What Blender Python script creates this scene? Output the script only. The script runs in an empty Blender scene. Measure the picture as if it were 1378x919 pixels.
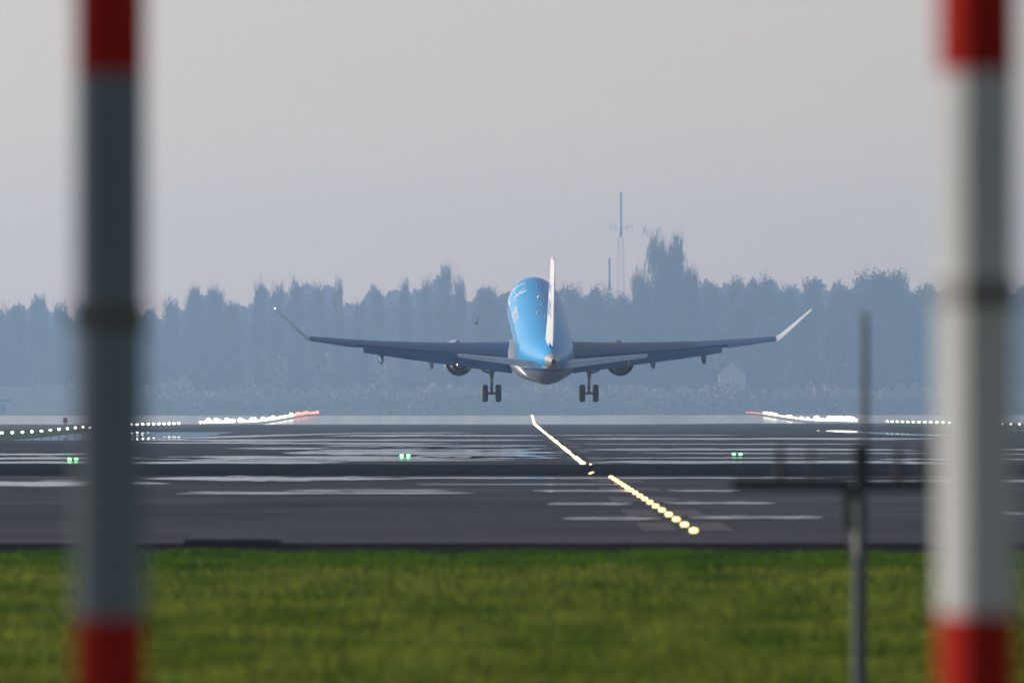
import bpy, bmesh, math, random
import numpy as np
from mathutils import Vector, Matrix
S = bpy.context.scene
C = S.collection
R = math.radians
random.seed(7)
rng = np.random.default_rng(11)

# ------------------------------------------------------------------ camera, world, sun, exposure
F = 15000.0                      # focal length in pixels of the 1378 px wide photograph
EYE = 1.2
cam_d = bpy.data.cameras.new("camera")
cam = bpy.data.objects.new("camera", cam_d); C.objects.link(cam)
cam_d.sensor_width = 36.0
cam_d.lens = 36.0 * F / 1378.0
cam_d.clip_start = 0.5; cam_d.clip_end = 60000
cam.location = (0, 0, EYE)
cam.rotation_euler = (R(90) + (558 - 459.5) / F, 0, (700 - 689) / F)
cam_d.dof.use_dof = True
cam_d.dof.focus_distance = 410.0
cam_d.dof.aperture_fstop = 6.9
S.camera = cam
S.view_settings.view_transform = 'Standard'
S.view_settings.look = 'None'
S.view_settings.gamma = 1
S.view_settings.exposure = 0.38
S.cycles.volume_bounces = 1

SUN_EL, SUN_AZ = 17.0, -60.0     # azimuth measured clockwise from the view direction (+Y)
w = bpy.data.worlds.new("World"); S.world = w; w.use_nodes = True
nt = w.node_tree; nt.nodes.clear()
out = nt.nodes.new('ShaderNodeOutputWorld'); bg = nt.nodes.new('ShaderNodeBackground')
sky = nt.nodes.new('ShaderNodeTexSky'); sky.sky_type = 'NISHITA'; sky.sun_disc = False
sky.sun_elevation = R(SUN_EL); sky.sun_rotation = R(SUN_AZ)
sky.air_density = 1.0; sky.dust_density = 1.0; sky.ozone_density = 1.0
hs = nt.nodes.new('ShaderNodeHueSaturation'); hs.inputs['Saturation'].default_value = 0.72     # thin high veil greys the blue
tint = nt.nodes.new('ShaderNodeMix'); tint.data_type = 'RGBA'; tint.blend_type = 'MULTIPLY'; tint.inputs['Factor'].default_value = 1
geo = nt.nodes.new('ShaderNodeTexCoord'); sep = nt.nodes.new('ShaderNodeSeparateXYZ'); ramp = nt.nodes.new('ShaderNodeMapRange')
ramp.interpolation_type = 'SMOOTHSTEP'; ramp.inputs['From Min'].default_value = 0.0; ramp.inputs['From Max'].default_value = 0.04
hor = nt.nodes.new('ShaderNodeMix'); hor.data_type = 'RGBA'
hor.inputs['A'].default_value = (1.42, 1.15, 1.07, 1); hor.inputs['B'].default_value = (0.99, 0.88, 0.885, 1)
nt.links.new(geo.outputs['Generated'], sep.inputs[0]); nt.links.new(sep.outputs['Z'], ramp.inputs[0])
nt.links.new(ramp.outputs[0], hor.inputs['Factor']); nt.links.new(hor.outputs['Result'], tint.inputs['B'])
nt.links.new(sky.outputs[0], hs.inputs['Color']); nt.links.new(hs.outputs[0], tint.inputs['A'])
nt.links.new(tint.outputs['Result'], bg.inputs[0]); nt.links.new(bg.outputs[0], out.inputs[0])
bg.inputs[1].default_value = 0.106

sd = bpy.data.lights.new("sun", 'SUN'); sd.energy = 3.8; sd.angle = R(0.6); sd.color = (1.0, 0.93, 0.82)
so = bpy.data.objects.new("sun", sd); C.objects.link(so)
sdir = Vector((math.sin(R(SUN_AZ)) * math.cos(R(SUN_EL)), math.cos(R(SUN_AZ)) * math.cos(R(SUN_EL)), math.sin(R(SUN_EL))))
so.rotation_euler = sdir.to_track_quat('Z', 'Y').to_euler()
so.location = (-50, 20, 60)

HAZE_DENSITY = 0.00023
HAZE_COLOR = (0.465, 0.69, 1.0)

# ------------------------------------------------------------------ helpers
def px(x, y, d):                 # point of the photograph at distance d
    return Vector(((x - 700) * d / F, d, EYE - (y - 558) * d / F))

def smooth(a, b, t):
    t = min(1, max(0, (t - a) / (b - a))); return t * t * (3 - 2 * t)

def gz(x, y):                    # the airfield's own gentle undulation
    z = -0.40 * (smooth(500, 640, y) - smooth(660, 860, y)) * (1 - smooth(-24, -8, x))
    z += 0.12 * smooth(10, 30, x) * smooth(500, 700, y)
    z += 0.98 * smooth(1230, 1640, y)
    return z

def tag(o, label=None, cat=None, group=None, kind=None):
    if label: o['label'] = label
    if cat: o['category'] = cat
    if group: o['group'] = group
    if kind: o['kind'] = kind
    return o

def link(name, me, mats=None, parent=None):
    o = bpy.data.objects.new(name, me); C.objects.link(o)
    if mats is not None:
        for m in (mats if isinstance(mats, (list, tuple)) else [mats]): me.materials.append(m)
    if parent: o.parent = parent
    return o

def bobj(name, bm, mats, parent=None, sm=True, ang=40):
    bmesh.ops.recalc_face_normals(bm, faces=bm.faces[:])
    me = bpy.data.meshes.new(name); bm.to_mesh(me); bm.free()
    if sm:
        me.polygons.foreach_set('use_smooth', [True] * len(me.polygons))
        me.set_sharp_from_angle(angle=R(ang))
    return link(name, me, mats, parent)

def empty(name, loc=(0, 0, 0), rot=(0, 0, 0)):
    o = bpy.data.objects.new(name, None); C.objects.link(o); o.location = loc; o.rotation_euler = rot
    o.empty_display_size = 0.3
    return o

def np_mesh(name, verts, faces_n, idx, mats, parent=None):
    me = bpy.data.meshes.new(name)
    nv = len(verts); nf = len(idx) // faces_n
    me.vertices.add(nv); me.vertices.foreach_set('co', verts.astype(np.float32).ravel())
    me.loops.add(len(idx)); me.loops.foreach_set('vertex_index', idx.astype(np.int32))
    me.polygons.add(nf)
    me.polygons.foreach_set('loop_start', np.arange(0, nf * faces_n, faces_n, dtype=np.int32))
    me.update(calc_edges=True)
    return link(name, me, mats, parent)

def box(bm, x0, x1, y0, y1, z0, z1, M=None):
    vs = [bm.verts.new((x, y, z)) for x in (x0, x1) for y in (y0, y1) for z in (z0, z1)]
    for f in ((0, 1, 3, 2), (4, 6, 7, 5), (0, 4, 5, 1), (2, 3, 7, 6), (0, 2, 6, 4), (1, 5, 7, 3)):
        bm.faces.new([vs[i] for i in f])
    if M is not None:
        for v in vs: v.co = M @ v.co
    return vs

def tube(bm, p0, p1, r0, r1=None, n=8, caps=True):
    r1 = r0 if r1 is None else r1
    p0 = Vector(p0); p1 = Vector(p1); d = (p1 - p0).normalized()
    a = d.orthogonal().normalized(); b = d.cross(a)
    l0 = []; l1 = []
    for i in range(n):
        t = 2 * math.pi * i / n; v = a * math.cos(t) + b * math.sin(t)
        l0.append(bm.verts.new(p0 + v * r0)); l1.append(bm.verts.new(p1 + v * r1))
    for i in range(n):
        j = (i + 1) % n; bm.faces.new((l0[i], l0[j], l1[j], l1[i]))
    if caps: bm.faces.new(l0[::-1]); bm.faces.new(l1)

def lathe(bm, prof, origin, axis, n=24, closed=False):
    """prof: list of (r, h) along the axis."""
    o = Vector(origin); d = Vector(axis).normalized(); a = d.orthogonal().normalized(); b = d.cross(a)
    rings = []
    for r, h in prof:
        if r < 1e-5: rings.append([bm.verts.new(o + d * h)]); continue
        rings.append([bm.verts.new(o + d * h + (a * math.cos(2 * math.pi * i / n) + b * math.sin(2 * math.pi * i / n)) * r) for i in range(n)])
    pairs = list(zip(rings, rings[1:])) + ([(rings[-1], rings[0])] if closed else [])
    for A, B in pairs:
        for i in range(n):
            j = (i + 1) % n
            if len(A) == 1 and len(B) == 1: continue
            if len(A) == 1: bm.faces.new((A[0], B[j], B[i]))
            elif len(B) == 1: bm.faces.new((A[i], A[j], B[0]))
            else: bm.faces.new((A[i], A[j], B[j], B[i]))

def loft(bm, rings, cap0=True, cap1=True):
    L = [[bm.verts.new(p) for p in r] for r in rings]
    n = len(L[0])
    for A, B in zip(L, L[1:]):
        for i in range(n):
            j = (i + 1) % n; bm.faces.new((A[i], A[j], B[j], B[i]))
    if cap0: bm.faces.new(L[0][::-1])
    if cap1: bm.faces.new(L[-1])
    return L

# ------------------------------------------------------------------ materials
def mat(name, col=(.5, .5, .5), rough=.6, metal=0.0, spec=.5, coat=0.0):
    m = bpy.data.materials.new(name); m.use_nodes = True
    b = m.node_tree.nodes['Principled BSDF']
    b.inputs['Base Color'].default_value = (*col, 1); b.inputs['Roughness'].default_value = rough
    b.inputs['Metallic'].default_value = metal; b.inputs['Specular IOR Level'].default_value = spec
    b.inputs['Coat Weight'].default_value = coat; b.inputs['Coat Roughness'].default_value = .08
    return m

def noisy(m, c1, c2, scale, detail=4, stretch=(1, 1, 1), rlo=None, rhi=None, bump=0.0, bdist=.02, lo=.35, hi=.65, sock='Base Color'):
    t = m.node_tree; b = t.nodes['Principled BSDF']
    tc = t.nodes.new('ShaderNodeTexCoord'); mp = t.nodes.new('ShaderNodeMapping'); mp.inputs['Scale'].default_value = stretch
    n = t.nodes.new('ShaderNodeTexNoise'); n.inputs['Scale'].default_value = scale; n.inputs['Detail'].default_value = detail
    r = t.nodes.new('ShaderNodeValToRGB'); r.color_ramp.elements[0].position = lo; r.color_ramp.elements[1].position = hi
    r.color_ramp.elements[0].color = (*c1, 1); r.color_ramp.elements[1].color = (*c2, 1)
    t.links.new(tc.outputs['Object'], mp.inputs[0]); t.links.new(mp.outputs[0], n.inputs['Vector'])
    t.links.new(n.outputs[0], r.inputs[0]); t.links.new(r.outputs[0], b.inputs[sock])
    if rlo is not None:
        mr = t.nodes.new('ShaderNodeMapRange'); mr.inputs['To Min'].default_value = rlo; mr.inputs['To Max'].default_value = rhi
        t.links.new(n.outputs[0], mr.inputs[0]); t.links.new(mr.outputs[0], b.inputs['Roughness'])
    if bump:
        bp = t.nodes.new('ShaderNodeBump'); bp.inputs['Strength'].default_value = bump; bp.inputs['Distance'].default_value = bdist
        t.links.new(n.outputs[0], bp.inputs['Height']); t.links.new(bp.outputs[0], b.inputs['Normal'])
    return m

def lamp_mat(name, col, strength):
    m = mat(name, (.8, .8, .8), .3)
    b = m.node_tree.nodes['Principled BSDF']
    b.inputs['Emission Color'].default_value = (*col, 1); b.inputs['Emission Strength'].default_value = strength
    return m

def diffuse_two(name, c1, c2, scale, stretch, c3=None, scale2=None, stretch2=(1, 1, 1)):
    """matt surface: large blotches times fine grain"""
    m = bpy.data.materials.new(name); m.use_nodes = True; t = m.node_tree; t.nodes.clear()
    o = t.nodes.new('ShaderNodeOutputMaterial'); d = t.nodes.new('ShaderNodeBsdfDiffuse'); d.inputs['Roughness'].default_value = .6
    tc = t.nodes.new('ShaderNodeTexCoord'); mp = t.nodes.new('ShaderNodeMapping'); mp.inputs['Scale'].default_value = stretch
    n = t.nodes.new('ShaderNodeTexNoise'); n.inputs['Scale'].default_value = scale; n.inputs['Detail'].default_value = 6; n.inputs['Roughness'].default_value = .6
    r = t.nodes.new('ShaderNodeValToRGB'); r.color_ramp.elements[0].position = .32; r.color_ramp.elements[1].position = .68
    r.color_ramp.elements[0].color = (*c1, 1); r.color_ramp.elements[1].color = (*c2, 1)
    t.links.new(tc.outputs['Object'], mp.inputs[0]); t.links.new(mp.outputs[0], n.inputs['Vector']); t.links.new(n.outputs[0], r.inputs[0])
    last = r.outputs[0]
    if c3:
        mp2 = t.nodes.new('ShaderNodeMapping'); mp2.inputs['Scale'].default_value = stretch2
        n2 = t.nodes.new('ShaderNodeTexNoise'); n2.inputs['Scale'].default_value = scale2; n2.inputs['Detail'].default_value = 5
        r2 = t.nodes.new('ShaderNodeValToRGB'); r2.color_ramp.elements[0].position = .5; r2.color_ramp.elements[1].position = .7
        mx = t.nodes.new('ShaderNodeMix'); mx.data_type = 'RGBA'; mx.inputs['B'].default_value = (*c3, 1)
        t.links.new(tc.outputs['Object'], mp2.inputs[0]); t.links.new(mp2.outputs[0], n2.inputs['Vector'])
        t.links.new(n2.outputs[0], r2.inputs[0]); t.links.new(r2.outputs[0], mx.inputs['Factor']); t.links.new(last, mx.inputs['A'])
        last = mx.outputs['Result']
    t.links.new(last, d.inputs[0]); t.links.new(d.outputs[0], o.inputs[0])
    return m

M = {}
M['grass_ground'] = diffuse_two('grass_ground', (.045, .075, .010), (.085, .11, .018), .35, (1, .5, 1), (.12, .13, .035), 3.0, (1, .6, 1))
M['field'] = diffuse_two('field', (.10, .11, .05), (.16, .16, .09), .02, (1, .3, 1))
M['asphalt'] = diffuse_two('asphalt', (.060, .062, .068), (.092, .094, .102), .12, (.6, .14, 1), (.11, .108, .115), .5, (.5, .12, 1))
M['asphalt_near'] = diffuse_two('asphalt_near', (.066, .067, .074), (.102, .103, .112), .5, (.25, .12, 1), (.12, .118, .13), .9, (.16, .10, 1))
M['asphalt_dark'] = diffuse_two('asphalt_dark', (.012, .014, .018), (.022, .025, .030), .9, (1, .15, 1))
M['concrete_far'] = diffuse_two('concrete_far', (.19, .19, .19), (.26, .26, .25), .1, (.3, .05, 1))
M['soil'] = diffuse_two('soil', (.018, .017, .014), (.035, .033, .025), 2, (1, 1, 1))  # dark tone stands in for shade in the gap at the asphalt edge
M['paint'] = diffuse_two('paint', (.13, .13, .14), (.21, .21, .21), 2.5, (1, .3, 1), (.09, .09, .095), 2.0, (1, .4, 1))
wm = mat('water', (.02, .022, .025), .0, spec=.5); wm.node_tree.nodes['Principled BSDF'].inputs['IOR'].default_value = 1.33; M['water'] = wm
wr = mat('rippled_water', (.05, .05, .055), .075, spec=.5); wr.node_tree.nodes['Principled BSDF'].inputs['IOR'].default_value = 1.33; M['rippled'] = wr
wf = mat('far_water', (.04, .045, .05), .09, spec=.5); wf.node_tree.nodes['Principled BSDF'].inputs['IOR'].default_value = 1.33; M['far_water'] = wf

M['blue'] = noisy(mat('blue_paint', (0, .33, .70), .22, spec=.5, coat=.6), (.0, .30, .66), (.006, .35, .74), 1.2, rlo=.18, rhi=.30)
M['white'] = noisy(mat('white_paint', (.8, .8, .8), .3, coat=.3), (.72, .72, .72), (.82, .82, .82), 2.5)
M['navy'] = mat('navy_paint', (.005, .03, .13), .3, coat=.3)
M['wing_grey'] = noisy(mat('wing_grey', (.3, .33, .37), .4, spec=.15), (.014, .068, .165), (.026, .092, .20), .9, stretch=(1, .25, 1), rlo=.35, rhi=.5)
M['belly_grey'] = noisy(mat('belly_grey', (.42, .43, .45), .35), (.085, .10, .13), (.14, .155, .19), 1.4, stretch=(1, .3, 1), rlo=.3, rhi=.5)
M['metal'] = noisy(mat('bare_metal', (.6, .57, .52), .4, metal=1), (.5, .46, .41), (.72, .68, .62), 3, rlo=.42, rhi=.6)
M['burnt'] = mat('burnt_metal', (.16, .14, .13), .4, metal=1)
M['cone_grey'] = noisy(mat('cone_grey', (.4, .38, .36), .35, metal=.3), (.24, .23, .22), (.34, .33, .32), 3)
M['nacelle'] = noisy(mat('nacelle_grey', (.4, .4, .42), .3), (.30, .31, .33), (.42, .43, .45), 2)
M['tail_grey'] = noisy(mat('tail_grey', (.2, .25, .3), .3), (.11, .19, .28), (.16, .25, .34), 1.5)
M['winglet'] = noisy(mat('winglet_paint', (.45, .47, .5), .4, spec=.2), (.38, .41, .45), (.48, .50, .53), 2)
M['dark'] = mat('dark_interior', (.012, .012, .014), .8)
M['rubber'] = noisy(mat('rubber', (.02, .02, .022), .8), (.008, .009, .011), (.018, .018, .021), 6)
M['strut'] = mat('strut_metal', (.10, .11, .13), .5, metal=.4)
M['glass'] = mat('cabin_glass', (.02, .03, .04), .08)
M['blue_print'] = mat('blue_print', (0, .25, .6), .4)
M['white_print'] = mat('white_print', (.8, .82, .85), .35)

M['bark'] = noisy(mat('bark', (.06, .05, .04), .9, spec=.1), (.04, .034, .028), (.08, .068, .055), 1.5, stretch=(1, 1, .2))
def leaf_mat(name, a, b):
    return noisy(mat(name, a, .9, spec=.05), a, b, .25, detail=3)
M['twig_brown'] = leaf_mat('twig_brown', (.045, .038, .030), (.075, .065, .048))
M['leaf_green'] = leaf_mat('leaf_green', (.030, .042, .020), (.055, .070, .032))
M['leaf_dark'] = leaf_mat('leaf_dark', (.018, .026, .018), (.035, .045, .028))

# fuselage paint: blue over white / navy cheat line over grey, bounded by height on the body itself
def fuselage_material():
    m = mat('fuselage_paint', (0, .3, .7), .3, spec=.22, coat=.05)
    t = m.node_tree; b = t.nodes['Principled BSDF']
    tc = t.nodes.new('ShaderNodeTexCoord'); sp = t.nodes.new('ShaderNodeSeparateXYZ'); t.links.new(tc.outputs['Object'], sp.inputs[0])
    up = t.nodes.new('ShaderNodeMath'); up.operation = 'SUBTRACT'       # stripe climbs toward the tail
    cl = t.nodes.new('ShaderNodeMapRange'); cl.inputs['From Min'].default_value = -8; cl.inputs['From Max'].default_value = -17.5
    cl.inputs['To Min'].default_value = 0; cl.inputs['To Max'].default_value = 1.35
    t.links.new(sp.outputs['Y'], cl.inputs[0]); t.links.new(sp.outputs['Z'], up.inputs[0]); t.links.new(cl.outputs[0], up.inputs[1])
    mr = t.nodes.new('ShaderNodeMapRange'); mr.inputs['From Min'].default_value = -2; mr.inputs['From Max'].default_value = 2
    t.links.new(up.outputs[0], mr.inputs[0])
    r = t.nodes.new('ShaderNodeValToRGB'); r.color_ramp.interpolation = 'CONSTANT'
    e = r.color_ramp.elements
    def z(v): return (v + 2) / 4
    e[0].position = 0; e[0].color = (.15, .165, .20, 1)
    e[1].position = z(-.78); e[1].color = (.005, .03, .13, 1)
    for p, c in ((-.62, (.78, .78, .78, 1)), (-.5, (0.0, .34, .74, 1))):
        q = e.new(z(p)); q.color = c
    n = t.nodes.new('ShaderNodeTexNoise'); n.inputs['Scale'].default_value = 1.4; n.inputs['Detail'].default_value = 5
    t.links.new(tc.outputs['Object'], n.inputs['Vector'])
    mx = t.nodes.new('ShaderNodeMix'); mx.data_type = 'RGBA'; mx.blend_type = 'MULTIPLY'; mx.inputs['Factor'].default_value = .25
    t.links.new(mr.outputs[0], r.inputs[0]); t.links.new(r.outputs[0], mx.inputs['A']); t.links.new(n.outputs[0], mx.inputs['B'])
    n.inputs['Roughness'].default_value = .5
    t.links.new(mx.outputs['Result'], b.inputs['Base Color'])
    rr = t.nodes.new('ShaderNodeMapRange'); rr.inputs['To Min'].default_value = .30; rr.inputs['To Max'].default_value = .42
    t.links.new(n.outputs[0], rr.inputs[0]); t.links.new(rr.outputs[0], b.inputs['Roughness'])
    return m
M['fuselage'] = fuselage_material()

# ------------------------------------------------------------------ the ground
def sheet(name, xs, ys, m, lift=0.0, kind='structure'):
    xs = np.array(xs, float); ys = np.array(ys, float)
    V = np.array([[x, y, gz(x, y) + lift] for y in ys for x in xs])
    nx = len(xs); idx = []
    for j in range(len(ys) - 1):
        for i in range(nx - 1):
            a = j * nx + i; idx += [a, a + 1, a + 1 + nx, a + nx]
    o = np_mesh(name, V, 4, np.array(idx), m); tag(o, kind=kind); return o

ys_all = sorted(set(list(range(-200, 100, 50)) + list(range(100, 2000, 20)) + [2200, 2800, 4000, 8000, 20000]))
xs_wide = [-20000, -6000, -2000, -600, -200, -100, -60, -40, -33, -28, -24, -20, -16, -12, -8, 0, 8, 14, 20, 26, 32, 40, 60, 100, 200, 600, 2000, 6000, 20000]
gr = sheet('ground', xs_wide, ys_all, [M['grass_ground'], M['field']])
gr['label'] = 'mown green grass of the airfield reaching to the far fields'
me = gr.data
for p in me.polygons:
    if p.center.y > 900: p.material_index = 1

xs_rw = [-31.4, -28, -24, -20, -16, -12, -8, -4, 0, 4, 8, 12, 16, 20, 24, 28, 32, 35.2]
e = sheet('asphalt_apron', [-90, -40, -20, 0, 20, 40, 95], [101.4, 120, 160, 200, 214], M['asphalt_near'], .03)
e['label'] = 'grey asphalt of the near runway end with damp streaks'
e = sheet('dark_strip', [-90, -40, -20, 0, 20, 40, 95], [214, 238, 262], M['asphalt_dark'], .03)  # darker strip laid across the runway end
e['label'] = 'near black band of fresh asphalt crossing the runway end'
e = sheet('runway', xs_rw, [262] + list(range(280, 1281, 20)) + [1290], M['asphalt'], .03)
e['label'] = 'far grey runway asphalt with pale shimmering streaks'
e = sheet('far_runway', [-400, -200, -100, -60] + xs_rw + [60, 100, 200, 400], [1290] + list(range(1300, 1761, 20)) + [2000, 2400, 3000], M['far_water'], .03)  # added mirror sheet imitating the mirage beyond the asphalt
e['label'] = 'wet far end of the runway and flooded verge rising into haze'
e = sheet('soil_edge', [-90, -60, -30, -10, -4, 0, 4, 10, 30, 60, 95], [92.5, 95, 98, 101.4], M['soil'], .012)
e['label'] = 'dark bare soil strip between grass and asphalt'

# painted centreline dashes either side of the lights
def ground_quads(name, rects, m, lift, label=None, kind='structure'):
    bm = bmesh.new()
    for (x0, x1, y0, y1) in rects:
        n = max(1, int((y1 - y0) / 20))
        for k in range(n):
            a = y0 + (y1 - y0) * k / n; b = y0 + (y1 - y0) * (k + 1) / n
            bm.faces.new([bm.verts.new((x, y, gz(x, y) + lift)) for x, y in ((x0, a), (x1, a), (x1, b), (x0, b))])
    o = bobj(name, bm, m, sm=False); tag(o, kind=kind)
    if label: o['label'] = label
    return o
CL = 1.70
k = 0
for y in [112, 128.5, 150, 170, 192] + [285, 340, 395, 450, 505]:
    ln = 8 if y < 200 else 25
    ground_quads('centreline_marking', [(CL - .46, CL - .10, y, y + ln), (CL + .10, CL + .46, y, y + ln)], M['paint'], .036,
                 'worn pale centreline dash beside the yellow lights')

# mirage glare built as added mirror films, thin and irregular, each lying where the photo shows a pale streak
def mirage_film(x0, x1, y, hh, dd=None):
    """x0, x1, y, hh in photo pixels -> an irregular film on the asphalt"""
    d0 = EYE * F / (y + hh - 558); d1 = EYE * F / (y - hh - 558)
    dm = EYE * F / (y - 558)
    X0 = (x0 - 700) * dm / F; X1 = (x1 - 700) * dm / F
    n = 26 if (x1 - x0) > 500 else 18
    bm = bmesh.new(); near = []; far = []
    ph = [random.uniform(0, 6.28) for _ in range(6)]
    for i in range(n + 1):
        t = i / n; e_ = min(1, 6 * t, 6 * (1 - t)) ** .6 if 0 < t < 1 else .04
        wob = .45 * math.sin(3.1 * t * 3 + ph[0]) + .3 * math.sin(17 * t + ph[1]) + .2 * math.sin(41 * t + ph[2])
        wob2 = .45 * math.sin(2.3 * t * 4 + ph[3]) + .3 * math.sin(21 * t + ph[4]) + .2 * math.sin(47 * t + ph[5])
        yn = dm - (dm - d0) * e_ * (.75 + .35 * wob); yf = dm + (d1 - dm) * e_ * (.75 + .35 * wob2)
        X = X0 + (X1 - X0) * t
        near.append(bm.verts.new((X, yn, gz(X, yn) + .042))); far.append(bm.verts.new((X, yf, gz(X, yf) + .042)))
    for i in range(n): bm.faces.new((near[i], near[i + 1], far[i + 1], far[i]))
    for q in range(7):                                   # ragged slivers broken off around it
        L_ = (X1 - X0) * random.uniform(.04, .16); cx_ = random.uniform(X0 - .05 * (X1 - X0), X1 - L_)
        side = random.choice((-1, 1)); off = (d1 - d0) * random.uniform(.55, 1.15) * .5 * side; hw = (d1 - d0) * random.uniform(.05, .13)
        pts = [(cx_ + L_ * (.5 - .5 * math.cos(t)), dm + off + hw * math.sin(t) * random.uniform(.6, 1.2)) for t in [2 * math.pi * j / 10 for j in range(10)]]
        if min(p_[1] for p_ in pts) > 103: bm.faces.new([bm.verts.new((a_, b_, gz(a_, b_) + .046 + .001 * q)) for a_, b_ in pts])
    o = bobj('puddle', bm, M['rippled'], sm=False); tag(o, kind='structure'); o['label'] = 'thin film of standing water mirroring the pale haze'
    return o
P = [  # near section
    (-300, 230, 654, 4), (190, 560, 647, 3.0), (480, 1120, 646, 1.3), (1130, 1500, 650, 2.2),
    (250, 640, 667, 1.6), (380, 610, 663.5, 1.0), (715, 860, 664, 1.3), (900, 1000, 664, 1.2),
    (560, 850, 655, .8), (735, 852, 682, 1.5), (893, 1045, 681, 1.5), (755, 890, 702.5, 1.6), (925, 1110, 701, 1.6), (1290, 1378, 695, 2.5),
    # far section
    (-60, 470, 624.5, 2.0), (180, 760, 618, 2.8), (380, 760, 611, 3.4), (300, 745, 605, 1.5), (-60, 160, 613, 1.6), (175, 420, 597, 1.2),
    (430, 740, 601, 1.2), (180, 735, 593.5, 1.5), (430, 735, 587, 1.3), (180, 640, 583.5, .9),
    (790, 1260, 624.0, 2.2), (800, 1120, 618.2, 1.0), (860, 1260, 611.8, .9), (775, 1230, 606.5, 1.6), (770, 1180, 599.0, .8),
    (760, 1260, 591.5, 1.5), (740, 1000, 586.5, .6),
    (-60, 300, 618.5, 1.8), (240, 700, 621.5, 1.4), (420, 730, 606, 3.0), (560, 735, 616, 3.2), (330, 620, 598, 1.2),
    (1300, 1420, 606, 1.4), (1290, 1420, 613, 1.0), (1180, 1400, 620, 1.2)]
for p in P: mirage_film(*p)
# added mirror films imitating the mirage image of both edge light rows
for (xa, xb, ya, yb) in ((-30.9, -20.5, 560, 800), (20.5, 34.6, 600, 770)):
    bm = bmesh.new(); prev = None
    for i in range(61):
        y = ya + (yb - ya) * i / 60
        w_ = .9 * math.sin(i * .7) + .6 * math.sin(i * 1.9 + 1)
        A = xa + (w_ * .3 if xa > 0 else 0); B = xb + (w_ * .3 if xa < 0 else 0)
        cur = (bm.verts.new((A, y, gz(A, y) + .038)), bm.verts.new((B, y, gz(B, y) + .038)))
        if prev: bm.faces.new((prev[0], prev[1], cur[1], cur[0]))
        prev = cur
    o = bobj('puddle', bm, M['water'], sm=False); tag(o, kind='structure'); o['label'] = 'long film of water under a row of runway edge lights'

# ------------------------------------------------------------------ grass blades (nobody could count them)
def grass_patch(name, n, y0, y1, hmin, hmax, mats, label):
    u = rng.random(n); y = y0 + (y1 - y0) * u
    half = 0.052 * y + .6
    x = (rng.random(n) * 2 - 1) * half
    clump = np.sin(x * 5 + y * .9) * .5 + np.sin(x * 1.7 - y * 2.1) * .5
    keep = np.ones(n, bool); keep[(y > 81.2) & (y < 84.4)] = rng.random(((y > 81.2) & (y < 84.4)).sum()) < .18 + .3 * (np.sin(x[(y > 81.2) & (y < 84.4)] * 3.1) > .3)
    x = x[keep]; y = y[keep]; clump = clump[keep]; n = len(x)
    h = (hmin + (hmax - hmin) * rng.random(n)) * (1 + .35 * clump)
    wd = .006 + .008 * rng.random(n); a = rng.random(n) * np.pi; lean = (rng.random((n, 2)) - .5) * h[:, None] * 1.1
    bx = np.cos(a) * wd; by = np.sin(a) * wd
    z0 = np.zeros(n)
    V = np.empty((n * 5, 3))
    V[0::5] = np.c_[x - bx, y - by, z0]; V[1::5] = np.c_[x + bx, y + by, z0]
    V[2::5] = np.c_[x + bx * .7 + lean[:, 0] * .4, y + by * .7 + lean[:, 1] * .4, h * .6]
    V[3::5] = np.c_[x - bx * .7 + lean[:, 0] * .4, y - by * .7 + lean[:, 1] * .4, h * .6]
    V[4::5] = np.c_[x + lean[:, 0], y + lean[:, 1], h]
    b = np.arange(n) * 5
    tri = np.concatenate([np.c_[b, b + 1, b + 2], np.c_[b, b + 2, b + 3], np.c_[b + 3, b + 2, b + 4]]).ravel()
    o = np_mesh(name, V, 3, tri, mats); tag(o, label, 'grass', kind='stuff')
    return o
def blade_mat(name, a, b):
    m = noisy(mat(name, a, .9, spec=0.0), a, b, 1.1, detail=5, stretch=(1, .5, 1))
    t = m.node_tree; p = t.nodes['Principled BSDF']; o_ = t.nodes['Material Output']
    tr = t.nodes.new('ShaderNodeBsdfTranslucent'); mx = t.nodes.new('ShaderNodeMixShader'); mx.inputs[0].default_value = .5
    t.links.new(p.inputs['Base Color'].links[0].from_socket, tr.inputs[0])
    t.links.new(p.outputs[0], mx.inputs[1]); t.links.new(tr.outputs[0], mx.inputs[2]); t.links.new(mx.outputs[0], o_.inputs[0])
    return m
M['blade'] = blade_mat('grass_blade', (.046, .090, .005), (.150, .180, .024))
M['blade_deep'] = blade_mat('grass_blade_deep', (.024, .070, .002), (.075, .130, .006))
grass_patch('grass', 120000, 46, 84, .04, .10, M['blade'], 'short mown green grass in the foreground')
grass_patch('grass', 60000, 84, 93.2, .035, .085, M['blade_deep'], 'taller deep green grass along the asphalt edge')
# ------------------------------------------------------------------ inset and elevated lights
L = {'tip': lamp_mat('lamp_tip', (1, 1, 1), 1.2), 'white': lamp_mat('lamp_white', (1, .98, .9), 14), 'warm': lamp_mat('lamp_warm', (1, .68, .22), 2.4), 'far_warm': lamp_mat('lamp_far_warm', (1, .74, .32), 2.8),
     'green': lamp_mat('lamp_green', (.10, 1, .16), 7), 'red': lamp_mat('lamp_red', (1, .20, .07), 2.6), 'cream': lamp_mat('lamp_cream', (1, .95, .66), 4)}
M['fixture'] = mat('light_fixture', (.06, .06, .065), .5, metal=.4)
M['post_dark'] = mat('dark_post', (.05, .05, .055), .6)
ORD = ['nearest', 'second nearest', 'third nearest', 'fourth nearest', 'fifth nearest', 'sixth nearest', 'seventh nearest', 'eighth nearest', 'ninth nearest', 'tenth nearest', 'eleventh nearest', 'twelfth nearest', 'thirteenth nearest', 'fourteenth nearest', 'fifteenth nearest', 'sixteenth nearest', 'seventeenth nearest']
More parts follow.
